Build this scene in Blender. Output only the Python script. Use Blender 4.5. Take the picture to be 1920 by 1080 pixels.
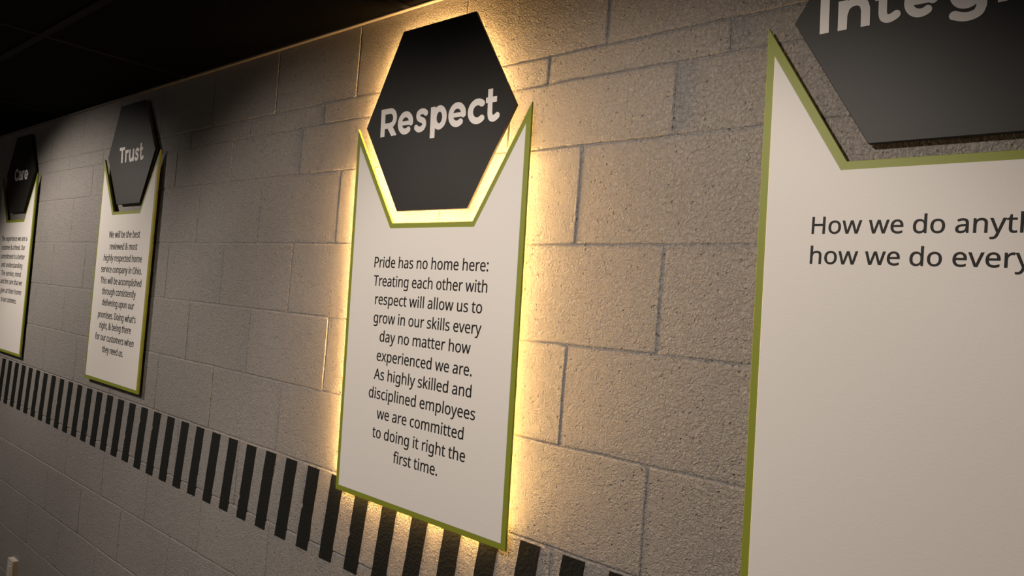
# A grey painted block wall in a dim room: four value signs, the second nearest one back-lit.
import bpy, bmesh, math, random, json
from mathutils import Matrix, Vector, noise

SC = bpy.context.scene
for _o in list(bpy.data.objects):
    bpy.data.objects.remove(_o)
COL = SC.collection

# ------------------------------------------------------------------ camera
cam_data = bpy.data.cameras.new('camera')
cam = bpy.data.objects.new('camera', cam_data)
COL.objects.link(cam)
SC.camera = cam
cam_data.sensor_fit = 'HORIZONTAL'
cam_data.sensor_width = 36.0
cam_data.lens = 36.0 * 1365.37 / 1920.0
cam_data.clip_start = 0.02
CX = Vector((0.755835, 0.649987, 0.078933))
CD = Vector((0.042263, 0.071869, -0.996518))
CF = Vector((-0.653397, 0.756539, 0.026850))
M = Matrix.Identity(4)
for i in range(3):
    M[i][0], M[i][1], M[i][2] = CX[i], -CD[i], -CF[i]
M[0][3], M[1][3], M[2][3] = 2.49564, -1.19017, 1.69149
cam.matrix_world = M

# ------------------------------------------------------------------ view, world
SC.view_settings.view_transform = 'Standard'
SC.view_settings.look = 'None'
SC.view_settings.exposure = 0.0
SC.view_settings.gamma = 1.0
SC.view_settings.use_curve_mapping = False
world = bpy.data.worlds.new('room_ambience')
SC.world = world
world.use_nodes = True
wb = world.node_tree.nodes['Background']
wb.inputs['Color'].default_value = (1.0, 0.9, 0.8, 1)
wb.inputs['Strength'].default_value = 0.12

# ------------------------------------------------------------------ lamps: two recessed ceiling downlights, and an added fill spot between them
def downlight_or_fill(x, y, watts, angle=120, blend=0.6, size=0.05, color=(1.0, 0.88, 0.765), aim=None):
    d = bpy.data.lights.new('downlight_or_fill', 'SPOT')
    d.energy = watts
    d.color = color
    d.spot_size = math.radians(angle)
    d.spot_blend = blend
    d.shadow_soft_size = size
    o = bpy.data.objects.new('downlight_or_fill', d)
    COL.objects.link(o)
    o.location = (x, y, 2.40)
    t = Vector(aim if aim else (x, y, 0)) - o.location
    o.rotation_euler = t.to_track_quat('-Z', 'Y').to_euler()
    return o

downlight_or_fill(-1.48, -1.10, 86, 109, 0.65, aim=(-1.12, 0.0, 1.00))
downlight_or_fill(0.36, -1.35, 42, 95, 0.6, aim=(0.72, 0.0, 0.98))  # added fill spot, brightens the wall and Respect panel between the downlights
downlight_or_fill(1.76, -1.35, 71, 94, 0.55, aim=(1.64, 0.0, 0.98))

# ------------------------------------------------------------------ materials
def mat(name, color, rough=0.5, spec=0.5, bump=None, mottle=0.0):
    m = bpy.data.materials.new(name)
    m.use_nodes = True
    nt = m.node_tree
    b = nt.nodes['Principled BSDF']
    b.inputs['Base Color'].default_value = (*color, 1)
    b.inputs['Roughness'].default_value = rough
    b.inputs['Specular IOR Level'].default_value = spec
    if mottle:
        tc = nt.nodes.new('ShaderNodeTexCoord')
        n = nt.nodes.new('ShaderNodeTexNoise')
        n.inputs['Scale'].default_value = 9
        n.inputs['Detail'].default_value = 5
        nt.links.new(tc.outputs['Object'], n.inputs['Vector'])
        mx = nt.nodes.new('ShaderNodeMix')
        mx.data_type = 'RGBA'
        mx.inputs[6].default_value = (*[c * (1 - mottle) for c in color], 1)
        mx.inputs[7].default_value = (*[c * (1 + mottle) for c in color], 1)
        nt.links.new(n.outputs['Fac'], mx.inputs[0])
        nt.links.new(mx.outputs[2], b.inputs['Base Color'])
    if bump:
        scale, dist = bump
        tc = nt.nodes.new('ShaderNodeTexCoord')
        n = nt.nodes.new('ShaderNodeTexNoise')
        n.inputs['Scale'].default_value = scale
        n.inputs['Detail'].default_value = 3
        nt.links.new(tc.outputs['Object'], n.inputs['Vector'])
        bp = nt.nodes.new('ShaderNodeBump')
        bp.inputs['Distance'].default_value = dist
        nt.links.new(n.outputs['Fac'], bp.inputs['Height'])
        nt.links.new(bp.outputs['Normal'], b.inputs['Normal'])
    return m

def emit(name, color, strength):
    m = bpy.data.materials.new(name)
    m.use_nodes = True
    b = m.node_tree.nodes['Principled BSDF']
    b.inputs['Base Color'].default_value = (0.8, 0.75, 0.6, 1)
    b.inputs['Emission Color'].default_value = (*color, 1)
    b.inputs['Emission Strength'].default_value = strength
    return m

def block_paint():
    m = bpy.data.materials.new('grey_block_paint')
    m.use_nodes = True
    nt = m.node_tree
    N, L = nt.nodes, nt.links
    b = N['Principled BSDF']
    b.inputs['Roughness'].default_value = 0.6
    b.inputs['Specular IOR Level'].default_value = 0.35
    tc = N.new('ShaderNodeTexCoord')
    big = N.new('ShaderNodeTexNoise')
    big.inputs['Scale'].default_value = 2.2
    big.inputs['Detail'].default_value = 6
    L.new(tc.outputs['Object'], big.inputs['Vector'])
    ramp = N.new('ShaderNodeValToRGB')
    ramp.color_ramp.elements[0].position = 0.3
    ramp.color_ramp.elements[1].position = 0.7
    ramp.color_ramp.elements[0].color = (*[c * 0.93 for c in WALLC], 1)
    ramp.color_ramp.elements[1].color = (*[c * 1.05 for c in WALLC], 1)
    L.new(big.outputs['Fac'], ramp.inputs['Fac'])
    L.new(ramp.outputs['Color'], b.inputs['Base Color'])
    # grainy face of the block: short wormy ridges
    warp = N.new('ShaderNodeTexNoise')
    warp.inputs['Scale'].default_value = 55
    warp.inputs['Detail'].default_value = 2
    L.new(tc.outputs['Object'], warp.inputs['Vector'])
    grain = N.new('ShaderNodeTexNoise')
    grain.inputs['Scale'].default_value = 150
    grain.inputs['Detail'].default_value = 4
    grain.inputs['Roughness'].default_value = 0.6
    grain.inputs['Distortion'].default_value = 1.2
    L.new(tc.outputs['Object'], grain.inputs['Vector'])
    # sparse pits
    vor = N.new('ShaderNodeTexVoronoi')
    vor.inputs['Scale'].default_value = 80
    L.new(tc.outputs['Object'], vor.inputs['Vector'])
    pit = N.new('ShaderNodeMapRange')
    pit.inputs['From Min'].default_value = 0.06
    pit.inputs['From Max'].default_value = 0.22
    L.new(vor.outputs['Distance'], pit.inputs['Value'])
    sep = N.new('ShaderNodeSeparateColor')
    L.new(vor.outputs['Color'], sep.inputs['Color'])
    sel = N.new('ShaderNodeMath')
    sel.operation = 'GREATER_THAN'
    sel.inputs[1].default_value = 0.42
    L.new(sep.outputs[0], sel.inputs[0])
    pm = N.new('ShaderNodeMath')
    pm.operation = 'MAXIMUM'
    L.new(pit.outputs['Result'], pm.inputs[0])
    L.new(sel.outputs[0], pm.inputs[1])
    b1 = N.new('ShaderNodeBump')
    b1.inputs['Distance'].default_value = GRAIN
    L.new(grain.outputs['Fac'], b1.inputs['Height'])
    b2 = N.new('ShaderNodeBump')
    b2.inputs['Distance'].default_value = PIT
    L.new(pm.outputs[0], b2.inputs['Height'])
    L.new(b1.outputs['Normal'], b2.inputs['Normal'])
    b3 = N.new('ShaderNodeBump')
    b3.inputs['Distance'].default_value = 0.0018
    L.new(warp.outputs['Fac'], b3.inputs['Height'])
    L.new(b2.outputs['Normal'], b3.inputs['Normal'])
    L.new(b3.outputs['Normal'], b.inputs['Normal'])
    return m

WALLC = (0.36, 0.335, 0.315)
GRAIN, PIT = 0.009, 0.004
JOINT = 0.005
LEDC, LEDS = (1.0, 0.56, 0.19), 240.0
LEDIN, LEDY, LEDX = 0.030, -0.0085, -0.023

MWALL = block_paint()
MWHITE = mat('white_panel_face', (0.78, 0.74, 0.70), 0.55, 0.35, bump=(260, 0.0002))
MGREEN = mat('olive_green_border', (0.235, 0.265, 0.026), 0.5, 0.4)
MBLACK = mat('matt_black_panel', (0.023, 0.021, 0.0185), 0.5, 0.3, mottle=0.25)
MTITLE = mat('pale_title_letters', (0.95, 0.90, 0.86), 0.55, 0.3)
MTEXT = mat('black_print', (0.012, 0.011, 0.010), 0.6, 0.3)
MSTRIPE = mat('black_stripe_paint', (0.009, 0.0095, 0.008), 0.68, 0.25, bump=(140, 0.0012))
MCEIL = mat('black_ceiling_tile', (0.0025, 0.0025, 0.0028), 0.95, 0.05, bump=(300, 0.001))
MBAR = mat('black_ceiling_bar', (0.0035, 0.0035, 0.004), 0.8, 0.1)
MTRIM = mat('ceiling_edge_paint', (0.24, 0.215, 0.19), 0.6, 0.3)
MFLOOR = mat('dark_carpet', (0.035, 0.035, 0.037), 0.95, 0.1, bump=(400, 0.002))
MPLATE = mat('ivory_plastic', (0.62, 0.56, 0.50), 0.4, 0.5)
MSCREW = mat('steel_screw', (0.55, 0.52, 0.48), 0.3, 0.5)
MSLOT = mat('dark_slot', (0.03, 0.03, 0.03), 0.6, 0.3)
MSPACER = mat('aluminium_spacer', (0.5, 0.5, 0.5), 0.4, 0.5)
MLED = emit('warm_led', LEDC, LEDS)

# ------------------------------------------------------------------ object helpers
def link(name, me, m=None, parent=None):
    o = bpy.data.objects.new(name, me)
    COL.objects.link(o)
    if m:
        me.materials.append(m)
    if parent:
        o.parent = parent
    return o

def from_bm(name, bm, m, parent=None):
    me = bpy.data.meshes.new(name)
    bm.normal_update()
    bm.to_mesh(me)
    bm.free()
    return link(name, me, m, parent)

def thing(name, label, cat, loc, group=None):
    o = bpy.data.objects.new(name, None)
    COL.objects.link(o)
    o.location = loc
    o.empty_display_size = 0.05
    tag(o, label, cat, group)
    return o

def tag(o, label, cat, group=None):
    o['label'] = label
    o['category'] = cat
    if group:
        o['group'] = group
    return o

def structure(o):
    o['kind'] = 'structure'
    return o

def box(bm, x0, x1, y0, y1, z0, z1, bev=0.0):
    v = [bm.verts.new((x, y, z)) for x in (x0, x1) for y in (y0, y1) for z in (z0, z1)]
    F = [(0, 1, 3, 2), (4, 6, 7, 5), (0, 4, 5, 1), (2, 3, 7, 6), (0, 2, 6, 4), (1, 5, 7, 3)]
    fs = [bm.faces.new([v[i] for i in f]) for f in F]
    bmesh.ops.recalc_face_normals(bm, faces=fs)
    if bev:
        es = list({e for f in fs for e in f.edges})
        bmesh.ops.bevel(bm, geom=es, offset=bev, segments=2, affect='EDGES')

def slab(pts, yf, yb, bev, origin):
    """A plate cut to the outline pts (x, z): front at yf, back at yb, front edge eased by bev."""
    ox, oy, oz = origin
    bm = bmesh.new()
    ins = inset(pts, bev)
    def ring(P, y):
        return [bm.verts.new((x - ox, y - oy, z - oz)) for x, z in P]
    front, edge, back = ring(ins, yf), ring(pts, yf + bev), ring(pts, yb)
    fs = [bm.faces.new(front), bm.faces.new(back[::-1])]
    n = len(pts)
    for a, b in ((edge, front), (back, edge)):
        for i in range(n):
            j = (i + 1) % n
            fs.append(bm.faces.new((a[i], a[j], b[j], b[i])))
    bmesh.ops.recalc_face_normals(bm, faces=fs)
    bmesh.ops.triangulate(bm, faces=[f for f in bm.faces if len(f.verts) > 4])
    return bm

def area2(P):
    return sum(P[i][0] * P[(i + 1) % len(P)][1] - P[(i + 1) % len(P)][0] * P[i][1] for i in range(len(P)))

def inset(P, d):
    """Outline moved inwards by d (mitred)."""
    s = 1 if area2(P) > 0 else -1
    n, out = len(P), []
    for i in range(n):
        p0, p1, p2 = Vector(P[i - 1]), Vector(P[i]), Vector(P[(i + 1) % n])
        a, b = (p1 - p0).normalized(), (p2 - p1).normalized()
        na, nb = Vector((-a.y, a.x)) * s, Vector((-b.y, b.x)) * s
        k = na + nb
        q = p1 + k * (d / max(0.08, 1 + na.dot(nb)))
        out.append((q.x, q.y))
    return out

def tube_loop(P, y, r, origin, seg=8):
    """A closed round tube that follows the outline P at depth y."""
    ox, oy, oz = origin
    bm = bmesh.new()
    n, rings = len(P), []
    for i in range(n):
        p0, p1, p2 = Vector(P[i - 1]), Vector(P[i]), Vector(P[(i + 1) % n])
        a, b = (p1 - p0).normalized(), (p2 - p1).normalized()
        na, nb = Vector((-a.y, a.x)), Vector((-b.y, b.x))
        k = (na + nb) / max(0.25, 1 + na.dot(nb))
        rings.append([bm.verts.new((p1.x + k.x * r * math.cos(t) - ox, y + r * math.sin(t) - oy,
                                    p1.y + k.y * r * math.cos(t) - oz))
                      for t in [2 * math.pi * j / seg for j in range(seg)]])
    for i in range(n):
        for j in range(seg):
            bm.faces.new((rings[i][j], rings[(i + 1) % n][j], rings[(i + 1) % n][(j + 1) % seg], rings[i][(j + 1) % seg]))
    bmesh.ops.recalc_face_normals(bm, faces=bm.faces[:])
    return bm

# ------------------------------------------------------------------ lettering: outlines of each letter, capital height 700
REG = json.loads(
    '{"&":[718,[[298,711,347,706,389,693,422,671,447,641,462,604,468,560,458,503,428,455,383,414,327,376,517,194,540,227,558,264,585,350,673,350,655,289,63'
    '3,233,606,183,573,139,716,0,599,0,514,82,482,57,448,34,411,16,370,2,324,-7,273,-10,209,-4,155,12,112,40,79,77,59,125,52,182,56,229,70,269,92,303,123,3'
    '33,160,361,203,388,163,437,145,464,130,493,121,524,118,558,123,602,139,640,166,670,201,693,246,706],[255,334,195,293,172,270,156,246,146,218,142,185,1'
    '51,137,178,99,221,75,275,67,334,72,383,87,425,110,459,136],[295,640,258,635,228,619,208,593,202,559,207,525,221,494,243,462,275,427,324,460,357,491,37'
    '6,523,382,560,376,592,359,618,331,635]]],"\'":[221,[[157,700,137,447,83,447,64,700]]],",":[263,[[188,103,166,28,136,-51,104,-126,40,-126,59,-47,76,38,8'
    '9,114,181,114]]],".":[263,[[71,53,75,84,88,104,108,115,130,119,154,115,174,104,188,84,192,53,188,23,174,2,154,-10,130,-14,108,-10,88,2,75,23]]],":":[2'
    '63,[[71,53,75,84,88,104,108,115,130,119,154,115,174,104,188,84,192,53,188,23,174,2,154,-10,130,-14,108,-10,88,2,75,23],[71,473,75,504,88,525,108,536,1'
    '30,539,154,536,174,525,188,504,192,473,188,442,174,422,154,410,130,406,108,410,88,422,75,442]]],"A":[626,[[534,0,450,217,173,217,89,0,0,0,274,703,353,'
    '703,625,0],[345,507,335,535,322,578,312,612,301,572,291,535,281,507,202,295,424,295]]],"B":[637,[[295,700,376,696,442,683,494,661,544,608,561,526,557,'
    '488,546,453,527,424,500,400,467,383,427,372,427,367,469,357,507,341,539,319,564,288,579,249,584,199,577,140,555,91,519,51,471,23,411,6,341,0,95,0,95,7'
    '00],[313,402,389,409,436,431,461,467,470,517,459,566,429,600,376,618,299,625,183,625,183,402],[183,328,183,75,325,75,403,84,454,111,481,153,490,206,48'
    '6,241,474,271,452,295,420,313,376,325,318,328]]],"C":[620,[[395,632,342,628,294,613,252,590,218,557,190,517,170,468,157,412,153,350,160,269,180,200,21'
    '3,144,260,102,320,76,394,68,439,70,481,75,562,95,562,19,522,6,481,-3,435,-8,381,-10,314,-5,255,10,203,34,159,68,123,110,96,160,76,217,64,281,60,351,65'
    ',427,82,496,109,557,147,610,194,652,252,684,319,703,396,710,449,707,500,699,547,686,589,669,554,594,482,621,440,629]]],"D":[716,[[656,357,651,283,636,'
    '217,612,160,579,111,537,71,487,40,429,18,364,4,290,0,95,0,95,700,311,700,378,696,439,683,494,661,542,631,582,592,614,546,637,491,651,428],[563,354,559'
    ',412,549,463,532,507,494,559,442,596,376,617,298,625,183,625,183,75,278,75,345,80,403,93,452,115,492,146,523,185,545,233,558,289]]],"H":[726,[[630,0,5'
    '42,0,542,326,183,326,183,0,95,0,95,700,183,700,183,404,542,404,542,700,630,700]]],"O":[766,[[706,351,701,273,685,203,660,142,624,89,578,47,523,16,458,'
    '-3,383,-10,306,-3,240,16,185,48,139,90,104,142,79,204,65,274,60,352,64,421,75,484,95,540,123,590,158,632,202,666,255,691,315,706,384,711,451,706,509,6'
    '91,561,666,605,632,641,591,669,541,690,484,702,420],[153,351,156,295,164,244,177,199,209,143,253,101,312,75,383,67,456,75,513,101,557,143,588,199,602,'
    '244,610,295,613,351,609,414,599,469,582,517,558,558,514,600,456,625,384,633,312,625,253,600,209,558,177,502,164,458,156,407]]],"P":[593,[[280,700,364,'
    '694,430,676,480,646,515,605,536,555,543,494,540,452,529,411,510,374,482,340,445,312,396,291,336,277,264,273,183,273,183,0,95,0,95,700],[273,625,183,62'
    '5,183,348,254,348,315,352,365,362,403,381,430,408,447,444,452,490,441,549,409,591,353,616]]],"S":[538,[[492,187,485,129,462,81,425,42,375,14,314,-4,24'
    '2,-10,167,-6,102,5,50,24,50,108,90,93,138,79,191,70,246,67,294,70,333,80,364,97,386,120,400,147,404,179,400,211,389,237,369,260,339,281,296,301,239,32'
    '4,160,359,129,380,104,403,84,429,70,459,62,493,59,531,66,583,87,627,121,662,166,688,220,704,282,710,338,707,388,699,434,687,475,671,448,595,369,622,32'
    '6,630,280,632,240,629,207,620,181,604,163,584,152,559,148,530,152,498,163,472,182,449,211,429,250,410,301,389,358,366,405,341,443,312,470,278,487,237]'
    ']],"T":[545,[[317,0,228,0,228,623,10,623,10,700,534,700,534,623,317,623]]],"U":[717,[[627,247,620,178,598,116,561,64,508,24,464,5,413,-6,355,-10,275,-'
    '2,209,22,156,61,119,114,96,176,88,249,88,700,176,700,176,246,188,170,222,114,279,78,360,67,418,72,463,90,498,117,522,153,536,197,540,247,540,700,627,7'
    '00]]],"W":[912,[[899,700,713,0,624,0,487,459,475,501,465,542,456,576,452,597,449,576,441,542,431,500,419,456,286,0,197,0,12,700,104,700,213,273,224,22'
    '8,233,185,240,144,246,106,252,146,261,189,272,233,283,277,407,700,498,700,626,275,639,229,650,184,658,143,665,106,673,157,684,214,699,274,807,700]]],"'
    'a":[550,[[282,534,366,524,425,492,459,437,471,358,471,0,408,0,391,75,387,75,364,48,341,27,315,10,286,-1,252,-8,211,-10,166,-6,126,7,92,28,67,58,50,98,'
    '45,146,61,216,107,267,155,291,219,307,297,314,386,317,386,348,379,404,358,439,324,458,277,465,237,462,199,452,129,425,103,489,140,506,184,521,232,531]'
    ',[308,254,225,244,172,223,144,189,134,145,141,107,161,80,192,65,230,60,291,69,341,97,374,143,385,210,385,257]]],"b":[603,[[170,564,168,501,165,456,170'
    ',456,196,487,231,512,276,529,332,534,393,527,446,504,490,466,523,413,542,345,549,263,546,206,537,156,522,112,490,59,446,21,393,-2,332,-10,276,-4,231,1'
    '3,196,37,170,67,163,67,145,0,83,0,83,745,170,745],[318,463,268,457,229,442,202,415,183,377,173,327,170,266,170,262,178,176,201,113,247,75,320,62,381,7'
    '5,425,114,444,153,456,203,460,264,456,324,444,374,425,413,381,450]]],"c":[471,[[294,-10,228,-3,170,19,122,55,85,107,68,150,57,201,54,260,58,320,68,373'
    ',86,418,124,470,174,507,233,528,300,535,339,533,377,527,411,518,438,507,412,435,357,452,298,460,250,454,211,437,181,409,160,371,147,321,143,261,147,20'
    '3,160,154,181,115,210,87,247,70,293,65,334,67,369,74,429,95,429,19,402,6,371,-2,336,-8]]],"d":[603,[[270,-10,209,-2,156,20,113,58,80,111,60,179,54,262'
    ',61,345,80,413,113,466,157,505,210,528,271,535,309,533,342,525,371,513,395,497,416,478,433,458,439,458,436,496,433,535,433,745,520,745,520,0,450,0,437'
    ',71,433,71,416,49,395,30,370,14,342,1,308,-7],[283,62,354,73,400,107,426,165,434,245,434,261,431,321,420,371,402,411,356,451,282,464,221,450,178,408,1'
    '52,344,143,260,152,176,178,114,222,75]]],"e":[553,[[286,535,349,528,402,506,445,470,477,423,496,365,503,298,503,246,143,246,156,168,189,110,241,75,311'
    ',64,358,66,400,73,479,100,479,25,439,9,400,-1,357,-8,307,-10,237,-2,175,21,124,58,86,111,62,178,54,259,61,339,83,407,118,462,164,502,221,527],[285,465'
    ',230,455,188,425,159,378,145,315,413,315,409,357,399,393,382,423,357,446,325,460]]],"f":[337,[[325,459,193,459,193,0,107,0,107,459,15,459,15,499,107,5'
    '28,107,559,112,620,127,669,152,705,185,730,227,745,277,750,335,745,379,732,357,665,321,675,278,679,241,672,214,650,198,613,193,560,193,525,325,525]]],'
    '"g":[603,[[270,535,319,530,363,516,402,491,434,456,439,456,451,525,520,525,520,-9,513,-77,494,-134,462,-178,417,-210,358,-229,284,-235,230,-233,180,-2'
    '27,135,-217,95,-202,95,-123,136,-140,182,-153,234,-161,289,-164,350,-154,396,-124,425,-77,434,-16,434,5,435,39,437,70,433,70,403,35,365,10,321,-5,271,'
    '-10,208,-2,154,22,111,62,79,116,60,182,54,262,60,340,79,406,111,461,154,502,207,527],[281,463,241,457,206,439,179,410,159,371,147,321,143,261,152,175,'
    '179,112,223,74,283,61,321,63,352,71,378,84,399,103,415,129,426,160,433,197,435,241,435,262,431,326,419,377,398,416,369,442,330,458]]],"h":[606,[[170,5'
    '26,168,488,165,453,171,453,189,478,213,498,240,514,270,525,301,532,334,534,393,529,441,514,478,489,505,452,521,403,526,342,526,0,441,0,441,336,434,392'
    ',413,431,376,455,324,463,271,457,231,441,203,413,184,376,173,329,170,272,170,0,83,0,83,745,170,745]]],"i":[253,[[170,525,170,0,83,0,83,525],[127,723,1'
    '46,719,162,709,174,692,177,668,174,644,162,626,146,616,127,613,108,616,91,626,80,644,76,668,80,692,91,709,108,719]]],"k":[524,[[169,356,167,315,165,27'
    '1,169,271,186,293,210,323,231,348,399,525,500,525,287,301,515,0,411,0,228,245,169,193,169,0,83,0,83,745,169,745]]],"l":[253,[[170,0,83,0,83,745,170,74'
    '5]]],"m":[917,[[660,535,738,524,793,490,818,453,832,404,837,342,837,0,752,0,752,338,745,392,726,431,693,455,645,463,580,452,536,419,511,364,503,290,50'
    '3,0,418,0,418,338,415,376,406,407,391,432,371,449,344,459,310,463,262,457,226,441,200,414,183,376,173,329,170,273,170,0,83,0,83,525,153,525,166,454,17'
    '1,454,189,479,211,500,237,515,265,526,295,533,325,535,381,530,427,514,462,486,486,447,491,447,522,486,563,514,610,530]]],"n":[606,[[336,535,419,524,47'
    '8,490,505,453,521,404,526,342,526,0,441,0,441,336,434,392,413,431,376,455,324,463,250,450,203,414,178,354,170,273,170,0,83,0,83,525,153,525,166,454,17'
    '1,454,190,479,214,500,242,515,272,526,303,533]]],"o":[593,[[540,264,536,202,523,148,502,101,474,62,439,31,397,8,348,-5,295,-10,245,-5,199,8,158,31,123'
    ',62,94,101,72,148,58,202,54,264,61,344,83,411,119,464,168,503,228,527,298,535,365,527,424,503,473,464,509,411,532,344],[143,264,147,206,159,156,180,11'
    '6,210,86,249,68,297,62,345,68,384,86,414,116,435,156,447,206,451,264,447,322,434,371,413,410,384,439,345,457,296,463,227,450,179,410,152,347]]],"p":[6'
    '03,[[333,535,394,528,446,505,490,468,523,415,542,347,549,264,546,207,537,157,522,113,490,60,447,21,394,-2,332,-10,294,-7,261,1,232,13,207,29,170,67,16'
    '4,67,168,25,170,-20,170,-235,83,-235,83,525,154,525,166,454,170,454,187,475,207,495,232,512,260,525,294,533],[318,463,270,458,232,443,204,418,185,382,'
    '174,337,170,280,170,264,173,204,183,154,202,114,230,85,269,68,320,62,363,68,399,88,425,119,445,160,456,209,460,265,451,346,425,409,381,449]]],"r":[405'
    ',[[328,535,360,534,390,529,379,450,351,455,323,457,293,454,265,444,239,429,216,408,196,383,182,353,173,319,170,280,170,0,83,0,83,525,154,525,164,429,1'
    '68,429,186,457,208,483,233,504,262,521,294,532]]],"s":[470,[[425,145,419,98,400,60,369,30,327,8,276,-5,216,-10,165,-8,121,-1,84,10,51,24,51,102,127,73'
    ',172,63,218,60,274,65,313,81,335,106,342,137,339,156,331,173,316,188,293,204,213,239,125,278,93,300,70,325,55,357,50,396,64,455,104,499,167,526,247,53'
    '5,294,533,337,526,377,515,415,500,385,431,316,455,279,462,241,465,194,460,160,448,139,427,132,401,136,381,145,364,162,349,188,335,268,301,353,263,384,'
    '241,407,215,421,184]]],"t":[354,[[259,61,299,64,332,72,332,6,293,-5,244,-10,205,-6,168,4,137,24,112,54,96,96,90,153,90,459,16,459,16,500,91,534,125,64'
    '6,176,646,176,525,328,525,328,459,176,459,176,155,182,113,200,84,226,67]]],"u":[606,[[523,525,523,0,452,0,439,70,435,70,416,45,392,25,364,9,334,-1,302'
    ',-8,269,-10,211,-5,163,10,126,36,99,73,83,121,77,181,77,525,165,525,165,187,172,132,193,93,229,70,281,62,334,67,374,84,403,111,422,149,433,196,436,252'
    ',436,525]]],"v":[498,[[199,0,0,525,92,525,204,216,221,168,236,117,246,76,250,76,261,118,278,169,294,216,406,525,498,525,298,0]]],"w":[771,[[423,297,41'
    '1,338,400,376,392,410,386,436,382,436,377,410,369,375,359,337,347,296,253,1,155,1,11,526,100,526,173,246,187,189,200,134,207,89,211,89,218,119,226,156'
    ',236,195,246,230,339,526,433,526,524,230,538,182,551,133,559,90,563,90,570,132,583,187,598,246,672,526,760,526,614,1,513,1]]],"x":[519,[[208,269,26,52'
    '5,125,525,260,327,394,525,491,525,310,269,501,0,403,0,260,210,115,0,18,0]]],"y":[500,[[1,525,93,525,207,226,225,175,240,128,251,83,255,83,274,148,300,'
    '227,407,525,500,525,274,-73,253,-119,230,-158,202,-191,169,-215,130,-230,82,-235,41,-233,11,-227,11,-159,37,-163,69,-165,97,-162,121,-153,142,-140,159'
    ',-121,173,-98,185,-72,213,-2]]]," ":[255,[]]}')
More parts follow.
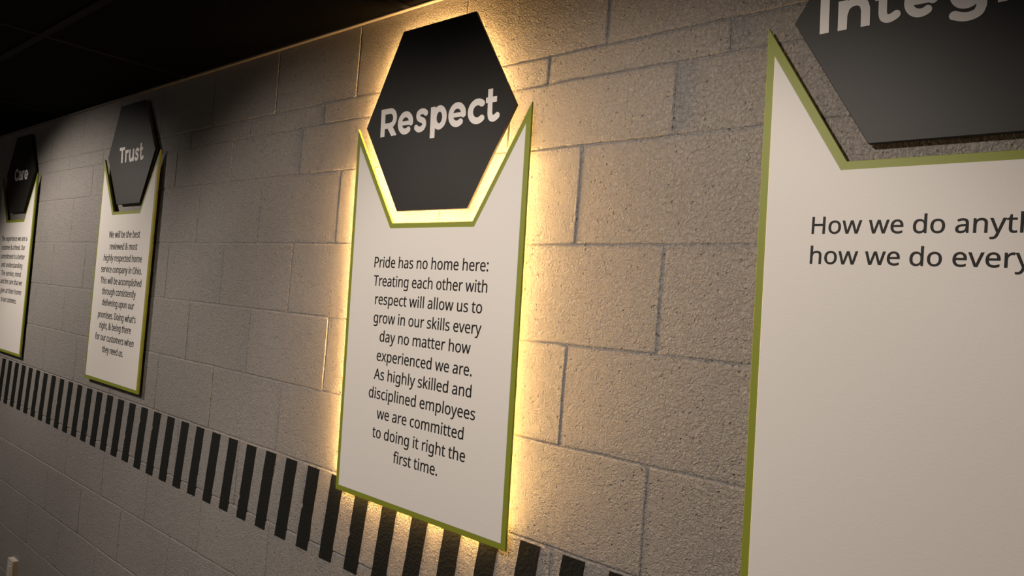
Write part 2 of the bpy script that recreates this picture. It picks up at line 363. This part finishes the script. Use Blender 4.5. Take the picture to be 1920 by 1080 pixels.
BOLD = json.loads(
    '{"e":[[304,556,332,552,364,543,392,532,420,517,456,490,476,471,499,444,516,417,531,388,543,356,549,328,554,292,555,260,552,232,548,224,548,216,537,212'
    ',512,193,496,188,480,186,464,188,448,194,420,214,164,214,160,212,174,188,196,164,220,148,248,138,280,134,308,138,336,149,364,170,396,173,416,169,432,1'
    '62,448,149,460,132,468,108,466,80,458,60,459,56,436,38,409,20,384,8,348,-4,312,-12,280,-14,252,-13,216,-7,184,2,152,16,120,36,92,58,55,100,34,132,19,1'
    '64,9,196,2,228,-1,264,0,300,5,332,15,368,39,420,58,448,82,476,108,499,136,519,168,535,196,546,232,554,264,558],[295,408,256,408,240,404,214,392,184,36'
    '8,169,348,160,332,156,320,160,318,256,318,392,318,398,320,380,356,356,381,328,398]],"c":[[324,556,360,548,408,528,435,512,470,484,480,461,483,444,482,'
    '424,476,404,464,388,448,374,432,367,412,363,372,368,352,385,336,394,300,406,276,408,252,405,216,390,184,364,170,344,159,320,152,296,150,276,152,252,15'
    '8,224,176,190,196,168,228,147,260,138,288,136,316,142,348,157,372,176,376,175,392,180,408,182,436,176,460,160,476,138,483,112,481,84,471,60,456,47,412'
    ',18,380,3,332,-11,300,-15,268,-16,220,-9,188,0,160,11,118,36,92,57,70,80,40,120,25,148,14,176,3,220,-2,256,-2,288,2,320,14,368,26,396,41,424,68,462,92'
    ',487,116,507,160,533,188,544,216,553,248,558,296,559]],"s":[[292,556,336,549,376,536,408,519,456,484,469,464,476,440,474,416,462,392,451,380,436,371,4'
    '20,365,404,364,388,366,372,371,320,406,280,415,248,417,224,414,188,403,181,400,180,396,188,384,196,376,332,326,360,309,376,295,401,260,418,220,424,184'
    ',423,160,419,140,408,108,384,70,356,39,328,19,288,2,244,-9,192,-14,152,-12,108,-3,72,11,44,28,-4,65,-18,84,-25,108,-24,132,-14,156,0,172,16,182,36,187'
    ',56,187,80,179,136,138,164,130,196,128,228,132,256,142,274,160,281,172,281,180,277,192,272,197,144,244,116,259,86,284,60,319,43,356,37,396,42,436,53,4'
    '64,68,488,92,512,120,529,160,544,208,555,244,559]],"p":[[332,556,360,550,384,542,428,517,448,501,472,476,504,432,526,384,542,320,544,292,544,252,536,1'
    '96,524,156,514,132,494,96,476,72,458,52,428,27,384,2,360,-6,320,-14,292,-15,268,-13,244,-8,208,6,184,19,160,36,158,32,158,-132,156,-194,4,-195,0,-192,'
    '0,544,156,545,158,512,160,508,204,536,244,552,292,559],[308,408,292,408,272,403,256,392,236,372,224,352,214,328,208,304,205,280,206,252,210,228,218,20'
    '4,228,184,242,164,256,151,272,141,292,136,312,136,328,142,345,152,361,168,374,188,384,208,391,232,395,260,395,284,391,312,383,336,372,359,360,376,340,'
    '395,324,404]],"t":[[212,727,216,724,216,720,216,547,220,545,352,545,355,540,355,424,353,420,216,419,216,200,226,148,232,143,248,139,272,142,299,152,35'
    '2,183,372,189,400,188,428,175,444,160,455,140,459,120,458,96,450,76,438,60,424,49,392,30,344,6,292,-10,248,-13,200,-6,152,13,116,40,93,72,78,112,64,18'
    '8,64,416,60,420,0,420,0,544,60,545,64,548,64,725,68,727]],"R":[[376,701,404,696,432,688,473,668,500,650,521,632,544,605,568,568,581,540,594,492,598,45'
    '6,595,408,581,356,557,308,536,281,500,246,461,220,612,8,600,0,412,0,312,139,272,194,160,194,158,188,157,0,0,0,0,696,4,700,56,700,64,702],[367,560,344,'
    '562,160,562,158,560,158,336,160,334,260,334,344,334,368,349,376,338,384,340,404,350,423,364,437,380,446,396,456,428,458,452,453,480,446,500,432,521,41'
    '3,540,392,553]],"T":[[556,700,560,696,560,564,556,562,364,562,360,560,360,4,358,0,200,0,200,196,200,560,196,562,0,564,0,699]],"r":[[324,553,340,548,35'
    '6,539,370,524,379,508,383,492,382,472,377,456,368,440,350,424,328,416,264,413,228,407,208,401,176,379,168,368,163,356,158,332,157,0,44,0,0,0,0,544,156'
    ',545,160,533,196,543,248,552]],"u":[[524,545,524,0,368,0,367,20,364,25,328,6,284,-8,248,-13,204,-14,176,-10,144,-2,116,10,88,27,64,48,48,68,36,88,24,1'
    '24,4,232,4,368,4,544,153,544,154,248,169,160,176,148,204,137,232,136,264,142,280,149,300,163,336,200,349,224,366,276,368,544]],"n":[[300,560,328,558,3'
    '60,552,400,538,428,523,456,504,473,488,493,464,506,440,520,400,539,324,541,248,541,0,392,0,389,304,370,376,364,385,348,396,328,405,308,410,268,408,235'
    ',396,208,378,191,356,181,328,159,244,157,0,0,0,0,544,156,545,160,526,192,542,224,552,264,559]],"C":[[388,713,449,700,488,686,528,665,578,628,601,604,5'
    '99,600,604,584,605,564,603,548,596,532,584,516,568,503,548,494,528,491,496,497,492,494,474,512,444,533,408,549,384,556,348,559,312,555,288,548,256,534'
    ',224,511,206,492,183,460,166,424,159,400,153,360,156,316,166,276,185,236,206,208,221,192,256,166,276,156,308,146,352,141,384,144,408,151,440,165,459,1'
    '76,492,206,496,203,528,209,548,206,572,195,591,176,600,160,605,140,605,124,599,100,600,92,579,72,549,48,520,30,488,14,456,2,424,-7,380,-14,348,-15,312'
    ',-13,272,-6,212,14,176,32,141,56,96,96,70,128,44,168,19,224,8,260,0,300,-3,364,1,404,9,444,30,504,49,540,70,572,96,604,141,644,176,668,208,684,244,698'
    ',276,707,308,712,348,715]],"a":[[296,561,356,547,385,536,416,519,440,502,456,486,469,468,483,440,504,348,504,0,360,0,360,16,356,20,304,2,244,-6,188,-5'
    ',144,5,120,14,100,25,80,41,64,59,47,84,34,112,24,140,20,164,19,184,21,212,34,256,58,296,72,311,95,328,148,354,216,374,268,381,348,384,345,392,340,396,'
    '308,410,280,417,244,417,216,414,184,406,92,363,72,361,56,363,40,369,24,380,14,392,6,408,2,424,2,444,6,460,15,476,36,496,104,529,148,546,176,554,220,56'
    '1,264,563],[353,252,296,252,252,248,196,233,164,218,153,204,149,180,156,156,168,137,176,131,192,126,228,123,276,129,312,143,330,160,359,200,360,248]],'
    '"g":[[276,561,308,554,332,546,356,534,388,512,389,540,392,545,538,544,539,36,535,-16,509,-92,495,-120,472,-149,444,-171,408,-191,364,-206,320,-216,276'
    ',-220,232,-219,184,-211,152,-203,35,-156,13,-132,2,-104,1,-88,4,-72,10,-56,18,-44,32,-30,52,-20,72,-17,92,-17,204,-62,236,-68,272,-70,304,-67,336,-58,'
    '360,-47,370,-36,388,16,388,43,352,20,312,3,284,-4,244,-7,212,-4,172,6,148,17,112,39,76,72,46,112,19,168,5,220,1,256,0,288,2,316,10,360,19,388,35,424,6'
    '3,468,80,488,108,514,152,541,180,552,216,561,244,563],[255,412,236,412,216,406,200,396,185,380,171,360,160,336,153,312,150,288,151,260,155,236,163,212'
    ',173,192,188,172,201,160,216,150,236,144,252,143,273,148,288,157,308,175,321,192,333,216,340,240,343,264,343,292,340,316,333,340,321,364,304,386,288,3'
    '99,272,408]],"I":[[156,700,160,696,160,4,156,0,0,0,0,699]],"i":[[92,753,108,748,124,740,148,718,157,704,163,688,164,656,160,640,153,624,132,601,116,59'
    '1,100,585,68,583,52,586,36,593,21,604,10,616,1,632,-4,648,-6,680,-2,696,5,712,16,727,28,738,44,747,60,752],[156,545,158,540,158,4,156,0,0,0,0,544]],"y'
    '":[[140,590,144,587,304,211,308,210,460,588,599,532,371,-36,338,-112,324,-132,260,-190,240,-202,212,-213,180,-218,152,-219,108,-216,72,-208,44,-197,4,'
    '-177,-13,-160,-24,-140,-28,-116,-24,-90,-11,-68,8,-51,32,-41,56,-41,72,-44,120,-66,148,-69,172,-68,207,-36,223,0,-2,528]]}')

def letters_to_mesh(name, loops, depth, bold=0.0):
    """loops: flat outlines in (x, z) metres; filled, given depth, standing in the xz plane facing -y."""
    cu = bpy.data.curves.new(name, 'CURVE')
    cu.dimensions = '2D'
    cu.fill_mode = 'BOTH'
    cu.extrude = depth / 2
    cu.bevel_depth = bold
    cu.bevel_resolution = 0
    for P in loops:
        s = cu.splines.new('POLY')
        s.points.add(len(P) - 1)
        for k, (x, z) in enumerate(P):
            s.points[k].co = (x, z, 0, 1)
        s.use_cyclic_u = True
    tmp = bpy.data.objects.new(name, cu)
    COL.objects.link(tmp)
    dg = bpy.context.evaluated_depsgraph_get()
    me = bpy.data.meshes.new_from_object(tmp.evaluated_get(dg))
    bpy.data.objects.remove(tmp)
    bpy.data.curves.remove(cu)
    me.transform(Matrix.Rotation(math.pi / 2, 4, 'X'))
    me.name = name
    return me

def print_line(text, x0, x1, z, cap):
    """One printed line whose ink runs from x0 to x1 on baseline z."""
    pen, L = 0, []
    for ch in text:
        adv, lo = REG[ch]
        for f in lo:
            L.append([(pen + f[i], f[i + 1]) for i in range(0, len(f), 2)])
        pen += adv
    a = min(p[0] for P in L for p in P)
    b = max(p[0] for P in L for p in P)
    k, h = (x1 - x0) / (b - a), cap / 700.0
    return [[(x0 + (x - a) * k, z + y * h) for x, y in P] for P in L]

def title_line(spec, x0, x1, z, cap, lean=0.0):
    """spec: (letter, ink start, ink end) in any unit; the whole title runs from x0 to x1."""
    lo, hi = spec[0][1], max(s[2] for s in spec)
    k, h = (x1 - x0) / (hi - lo), cap / 700.0
    out = []
    for ch, a, b in spec:
        G = [[(f[i], f[i + 1]) for i in range(0, len(f), 2)] for f in BOLD[ch]]
        G = [P for P in G if abs(area2(P)) > 900]
        ga = min(p[0] for P in G for p in P)
        gb = max(p[0] for P in G for p in P)
        for P in G:
            out.append([(x0 + (a - lo + (x - ga) * (b - a) / (gb - ga)) * k - lean * y * h, z + y * h) for x, y in P])
    return out

# ------------------------------------------------------------------ the block wall
random.seed(7)
Z0 = 1.8288
BED = [2.4338 + 0.10, Z0 + 0.4019, Z0 + 0.3409, Z0 + 0.2032] + [Z0 - 0.2032 * k for k in range(0, 10)]
START = [0.2, -0.5, 1, 0, 1, 0, 1, 0, 1, 0, 1, 0, 1]          # phase of the upright joints, in half blocks
HB = 0.2032
UMIN, UMAX = -4.4, 3.6
def jit(u, z, s):
    return noise.noise(Vector((u * 9.0, z * 9.0, s))) * 0.0016 + noise.noise(Vector((u * 40.0, z * 40.0, s + 5))) * 0.0006

def build_wall():
    bm = bmesh.new()
    G = JOINT
    for r in range(len(BED) - 1):
        zt, zb = BED[r], BED[r + 1]
        k = -26
        while True:
            ua, ub = (START[r] + k) * HB, (START[r] + k + 2) * HB
            k += 2
            if ub < UMIN:
                continue
            if ua > UMAX:
                break
            ua, ub = max(ua, UMIN), min(ub, UMAX)
            nx = max(2, int((ub - ua) / 0.018))
            nz = max(2, int((zt - zb) / 0.018))
            per = [(ua + (ub - ua) * i / nx, zb) for i in range(nx)] + [(ub, zb + (zt - zb) * i / nz) for i in range(nz)] \
                + [(ub - (ub - ua) * i / nx, zt) for i in range(nx)] + [(ua, zt - (zt - zb) * i / nz) for i in range(nz)]
            cxm, czm = (ua + ub) / 2, (zt + zb) / 2
            hw, hh = (ub - ua) / 2, (zt - zb) / 2
            tilt = random.uniform(-0.0007, 0.0007)
            rings = []
            for d, y in ((G * 0.22, G * 0.46), (G * 0.42, G * 0.15), (G * 0.95, 0.0)):
                R = []
                for (u, z) in per:
                    uu = cxm + (u - cxm) * (hw - d) / hw + jit(u, z, 1.0)
                    zz = czm + (z - czm) * (hh - d) / hh + jit(u, z, 2.0)
                    R.append(bm.verts.new((uu, y + tilt, zz)))
                rings.append(R)
            n = len(per)
            for a, b in zip(rings, rings[1:]):
                for i in range(n):
                    f = bm.faces.new((a[i], a[(i + 1) % n], b[(i + 1) % n], b[i]))
                    f.smooth = True
            bm.faces.new(rings[-1])
    # mortar bed behind the blocks, and the body of the wall
    box(bm, UMIN, UMAX, G * 0.42, 0.20, 0.0, 2.54)
    return bm

wall = structure(from_bm('wall_back', build_wall(), MWALL))

# ------------------------------------------------------------------ floor, ceiling, ceiling edge
bm = bmesh.new()
box(bm, UMIN, UMAX, -4.0, 0.20, -0.10, 0.0)
structure(from_bm('floor', bm, MFLOOR))
CEIL = 2.4338
for nm, xa, xb in (('wall_left', UMIN - 0.15, UMIN), ('wall_right', UMAX, UMAX + 0.15)):
    bm = bmesh.new()
    box(bm, xa, xb, -4.0, 0.20, 0.0, 2.54)
    structure(from_bm(nm, bm, MWALL))
bm = bmesh.new()
box(bm, UMIN, UMAX, -4.0, -0.004, CEIL, CEIL + 0.06)
ceiling = structure(from_bm('ceiling', bm, MCEIL))
bm = bmesh.new()
for y in (-0.4715, -1.081, -1.691, -2.300, -2.910, -3.52):
    box(bm, UMIN, UMAX, y - 0.012, y + 0.012, CEIL - 0.004, CEIL + 0.001)
x = -0.165 - 3 * 1.22
while x < UMAX:
    box(bm, x - 0.012, x + 0.012, -4.0, -0.004, CEIL - 0.0035, CEIL + 0.001)
    x += 1.22
structure(from_bm('trim_1', bm, MBAR))
bm = bmesh.new()
box(bm, UMIN, UMAX, -0.012, -0.0005, CEIL - 0.006, CEIL, 0.001)
structure(from_bm('trim_2', bm, MTRIM))

# ------------------------------------------------------------------ slanted black stripes along the wall
ORD = ['first', 'second', 'third', 'fourth', 'fifth', 'sixth', 'seventh', 'eighth', 'ninth', 'tenth', 'eleventh',
       'twelfth', 'thirteenth', 'fourteenth', 'fifteenth', 'sixteenth', 'seventeenth', 'eighteenth']
def stripe_label(k):
    if k >= 7:
        return 'slanted black stripe, %s to the right of the bottom right corner of the Respect panel' % ORD[k - 7]
    if k >= 2:
        return 'slanted black stripe running down from behind the Respect panel, %s from its left corner' % ORD[k - 2]
    if k >= -9:
        return 'slanted black stripe, %s to the left of the bottom left corner of the Respect panel' % ORD[1 - k]
    if k >= -14:
        return 'slanted black stripe below the Trust panel, %s from the left of those under it' % ORD[k + 14]
    if k >= -22:
        return 'slanted black stripe, %s to the left of the bottom left corner of the Trust panel' % ORD[-15 - k]
    return 'slanted black stripe below the Care panel, %s to the left of its bottom right corner' % ORD[-23 - k]

def make_stripe(k):
    rnd = random.Random(100 + k)
    ut = 0.780 + k * (0.1084 if k < 0 else 0.1094)
    zt, zb = Z0 - 0.6165 + 0.0012, Z0 - 0.8425 + (0.004 if k < -10 else 0)
    lean = 0.028
    wd = 0.054 if k < 6 else 0.053
    n = 22
    nick = rnd.randint(4, 16) if rnd.random() < 0.3 else None
    bm = bmesh.new()
    rows = []
    for i in range(n + 1):
        t = i / n
        z = zt + (zb - zt) * t
        u = ut - lean * t
        e0 = noise.noise(Vector((k * 3.1, t * 6, 0.0))) * 0.0012
        e1 = noise.noise(Vector((k * 3.1, t * 6, 9.0))) * 0.0012
        if nick is not None and i == nick:
            e0 += 0.005
        dz = noise.noise(Vector((k * 1.7, 3.3, 0))) * 0.0015 if i in (0, n) else 0
        y = 0.0
        if abs(z - (Z0 - 0.8128)) < 0.006:
            y = 0.0001                                            # dips into the bed joint
        P = [(u + e0, y - 0.0012, z + dz), (u + wd + e1, y - 0.0012, z + dz)]
        rows.append([bm.verts.new(p) for p in P] + [bm.verts.new((p[0], 0.0016, p[2])) for p in P])
    for a, b in zip(rows, rows[1:]):
        for i, j in ((0, 1), (1, 3), (3, 2), (2, 0)):
            bm.faces.new((a[i], a[j], b[j], b[i]))
    bm.faces.new([rows[0][i] for i in (0, 1, 3, 2)])
    bm.faces.new([rows[-1][i] for i in (0, 2, 3, 1)])
    bmesh.ops.recalc_face_normals(bm, faces=bm.faces[:])
    o = from_bm('wall_stripe', bm, MSTRIPE)
    c = Vector((ut + wd / 2 - lean / 2, 0, (zt + zb) / 2))
    o.data.transform(Matrix.Translation(-c))
    o.location = c
    tag(o, stripe_label(k), 'wall stripe', 'slanted black stripes along the wall')

for k in range(10, -31, -1):
    make_stripe(k)

# ------------------------------------------------------------------ the signs
YF, YFLAT = -0.028, -0.020
def spacers(parent, spots, yb, origin):
    for (x, z) in spots:
        bm = bmesh.new()
        bmesh.ops.create_cone(bm, cap_ends=True, segments=16, radius1=0.007, radius2=0.007, depth=abs(yb),
                              matrix=Matrix.Translation((x - origin[0], yb / 2 - 0.0012 - origin[1], z - origin[2])) @ Matrix.Rotation(math.pi / 2, 4, 'X'))
        from_bm('spacer', bm, MSPACER, parent)

def hexagon_sign(P, title, label, lit, thick=0.014, YF=YF):
    """P: the six corners (x, z) from the top left, clockwise."""
    cx, cz = sum(p[0] for p in P) / 6, sum(p[1] for p in P) / 6
    og = (cx, 0.0, cz)
    t = thing('hexagon_sign', label, 'sign', og, 'black hexagon signs')
    from_bm('plate', slab(P, YF, YF + thick, 0.0008, og), MBLACK, t)
    me = letters_to_mesh('title_lettering', title, 0.0012)
    me.transform(Matrix.Translation((-og[0], YF - 0.0006, -og[2])))
    link('title_lettering', me, MTITLE, t)
    spacers(t, [((p[0] - cx) * 0.55 + cx, (p[1] - cz) * 0.55 + cz) for p in (P[0], P[1], P[3], P[4])], YF + thick, og)
    if lit:
        o = from_bm('light_strip', tube_loop([(x + LEDX, z) for x, z in inset(P, LEDIN)], LEDY, 0.003, og), MLED, t)
        o['label'] = 'warm glowing light strip behind the plate'
    return t

def message_panel(P, lines, label, lit, inner=0.0128, thick=0.009, YF=YF):
    """P: outline (x, z): left tip, notch left, notch right, right tip, bottom right, bottom left."""
    cx = sum(p[0] for p in P) / 6
    og = (cx, 0.0, P[4][1])
    t = thing('message_panel', label, 'sign panel', og, 'white message panels with green borders')
    o = from_bm('border', slab(P, YF + 0.001, YF + 0.001 + thick, 0.0006, og), MGREEN, t)
    o['label'] = 'olive green border'
    o = from_bm('face', slab(inset(P, inner), YF, YF + 0.003, 0.0006, og), MWHITE, t)
    o['label'] = 'white face'
    me = letters_to_mesh('message_text', lines, 0.0002, 0.0003)
    me.transform(Matrix.Translation((-og[0], YF - 0.0003, -og[2])))
    link('message_text', me, MTEXT, t)
    w = P[4][0] - P[5][0]
    h = P[0][1] - P[5][1]
    sp = [(P[5][0] + w * a, P[5][1] + h * b) for a, b in ((0.2, 0.12), (0.8, 0.12), (0.2, 0.6), (0.8, 0.6))]
    spacers(t, sp, YF + 0.001 + thick, og)
    if lit:
        o = from_bm('light_strip', tube_loop([(x + LEDX, z) for x, z in inset(P, LEDIN)], LEDY, 0.003, og), MLED, t)
        o['label'] = 'warm glowing light strip behind the panel'
    return t

def lines_of(L, cap):
    out = []
    for text, x0, x1, z in L:
        out += print_line(text, x0, x1, z, cap)
    return out

# Respect, the lit one
R_TITLE = title_line([('R', 0, 619), ('e', 655, 1210), ('s', 1262, 1726), ('p', 1826, 2367), ('e', 2424, 2983), ('c', 3045, 3557), ('t', 3589, 4005)],
                     0.9994, 1.4106, 2.1008, 0.0718, 0.055)
hexagon_sign([(1.0563, 2.3663), (1.3092, 2.3663), (1.4565, 2.1307), (1.3315, 1.9075), (1.0869, 1.9075), (0.9373, 2.1307)],
             R_TITLE, 'black hexagon sign reading Respect, glowing warm light around its edge', True, 0.006, -0.020)
R_TEXT = lines_of([
    ('Pride has no home here:', 1.0183, 1.4120, 1.7665), ('Treating each other with', 1.0211, 1.4136, 1.7197),
    ('respect will allow us to', 1.0330, 1.4031, 1.6734), ('grow in our skills every', 1.0337, 1.4058, 1.6271),
    ('day no matter how', 1.0632, 1.3779, 1.5817), ('experienced we are.', 1.0579, 1.3876, 1.5334),
    ('As highly skilled and', 1.0536, 1.3910, 1.4871), ('disciplined employees', 1.0389, 1.4077, 1.4398),
    ('we are committed', 1.0767, 1.3773, 1.3920), ('to doing it right the', 1.0657, 1.3876, 1.3446),
    ('first time.', 1.1510, 1.3047, 1.2973)], 0.0262)
message_panel([(0.9018, 2.1320), (1.0733, 1.8783), (1.3506, 1.8783), (1.4992, 2.1320), (1.5222, 1.1865), (0.9338, 1.1865)],
              R_TEXT, 'white panel with green border below the lit Respect hexagon, its edges glowing warm', True, 0.0128, 0.005, -0.020)

# Integrity, the nearest, cut by the right and upper edge of the view
I_TITLE = title_line([('I', 0, 136), ('n', 267, 723), ('t', 790, 1138), ('e', 1182, 1611), ('g', 1753, 2206), ('r', 2327, 2590), ('i', 2640, 2772), ('t', 2820, 3168), ('y', 3190, 3650)],
                     2.0903, 2.4647, 2.1648, 0.0604, 0.03)
hexagon_sign([(2.1688, 2.3978), (2.4044, 2.3978), (2.5262, 2.1901), (2.4034, 1.9817), (2.1731, 1.9817), (2.0487, 2.1901)],
             I_TITLE, 'black hexagon sign reading Integrity, largest and nearest, at the right edge', False, 0.009, YFLAT)
I_TEXT = lines_of([('How we do anything is', 2.0987, 2.4777, 1.8450), ('how we do everything.', 2.0991, 2.4829, 1.7977)], 0.0264)
message_panel([(2.0052, 2.1923), (2.1440, 1.9571), (2.4332, 1.9571), (2.5715, 2.1923), (2.5886, 1.2268), (2.0230, 1.2268)],
              I_TEXT, 'white panel with green border and two printed lines, nearest, below the Integrity hexagon', False, 0.0132, 0.008, YFLAT)

# Trust
T_TITLE = title_line([('T', 0, 560), ('r', 600, 940), ('u', 985, 1500), ('s', 1555, 1995), ('t', 2030, 2440)], -0.6777, -0.4441, 2.1506, 0.0646, 0.10)
hexagon_sign([(-0.7108, 2.3898), (-0.4776, 2.3898), (-0.3489, 2.1824), (-0.4487, 1.9820), (-0.6683, 1.9820), (-0.8014, 2.1824)],
             T_TITLE, 'black hexagon sign reading Trust, unlit, second from the left', False, 0.011, YFLAT)
T_TEXT = lines_of([
    ('We will be the best', -0.7128, -0.4144, 1.8466), ('reviewed & most', -0.6944, -0.4281, 1.7985),
    ('highly respected home', -0.7459, -0.3779, 1.7514), ('service company in Ohio.', -0.7628, -0.3680, 1.7051),
    ('This will be accomplished', -0.7584, -0.3614, 1.6586), ('through consistently', -0.7311, -0.4032, 1.6145),
    ('delivering upon our', -0.7199, -0.4082, 1.5697), ("promises. Doing what's", -0.7499, -0.3824, 1.5188),
    ('right, & being there', -0.7253, -0.4175, 1.4753), ('for our customers when', -0.7590, -0.3806, 1.4282),
    ('they need us.', -0.6745, -0.4676, 1.3819)], 0.0262)
message_panel([(-0.8387, 2.1790), (-0.6948, 1.9533), (-0.4401, 1.9533), (-0.3074, 2.1790), (-0.3097, 1.2595), (-0.8401, 1.2595)],
              T_TEXT, 'white panel with green border and eleven text lines, unlit, below the Trust hexagon', False, 0.0128, 0.007, YFLAT)

# Care
C_TITLE = title_line([('C', 0, 610), ('a', 660, 1170), ('r', 1250, 1590), ('e', 1630, 2190)], -2.0596, -1.8409, 2.1521, 0.0636, 0.10)
hexagon_sign([(-2.0882, 2.3878), (-1.8661, 2.3878), (-1.7466, 2.1924), (-1.8644, 1.9860), (-2.1050, 1.9860), (-2.2031, 2.1924)],
             C_TITLE, 'black hexagon sign reading Care, farthest left and smallest in view', False, 0.011, YFLAT)
C_TEXT = lines_of([
    ('The experience we are a', -2.1865, -1.7578, 1.8335), ('customer & a friend. Our', -2.1706, -1.7789, 1.7862),
    ('commitment is a better', -2.1709, -1.7691, 1.7389), ('and understanding', -2.1483, -1.7934, 1.6942),
    ('The service, mind', -2.1339, -1.8037, 1.6493), ('and the care that we', -2.1357, -1.7734, 1.6065),
    ('give at their home', -2.1202, -1.7699, 1.5587), ('to our customers.', -2.0968, -1.8371, 1.5116)], 0.0255)
message_panel([(-2.2763, 2.1773), (-2.1347, 1.9442), (-1.8427, 1.9442), (-1.6978, 2.1773), (-1.7009, 1.2525), (-2.2796, 1.2525)],
              C_TEXT, 'white panel with green border at the left edge, below the Care hexagon', False, 0.0128, 0.007, YFLAT)

# ------------------------------------------------------------------ outlet box low on the wall
t = thing('wall_outlet', 'pale upright outlet box low on the wall in the lower left corner', 'wall outlet', (-1.535, 0, 0.302))
bm = bmesh.new()
box(bm, -0.038, 0.038, -0.018, 0.003, -0.117, 0.0, 0.002)
from_bm('box', bm, MPLATE, t)
bm = bmesh.new()
box(bm, -0.040, 0.040, -0.0225, -0.0178, -0.119, 0.002, 0.0018)
fp = from_bm('cover_plate', bm, MPLATE, t)
for dz in (-0.018, -0.098):
    bm = bmesh.new()
    bmesh.ops.create_cone(bm, cap_ends=True, segments=14, radius1=0.0042, radius2=0.0034, depth=0.003,
                          matrix=Matrix.Translation((0, -0.0237, dz)) @ Matrix.Rotation(math.pi / 2, 4, 'X'))
    box(bm, -0.0035, 0.0035, -0.0256, -0.0250, dz - 0.0005, dz + 0.0005)
    from_bm('screw', bm, MSCREW, fp)
bm = bmesh.new()
box(bm, -0.017, 0.017, -0.0250, -0.0222, -0.090, -0.028, 0.001)
from_bm('socket', bm, MPLATE, fp)
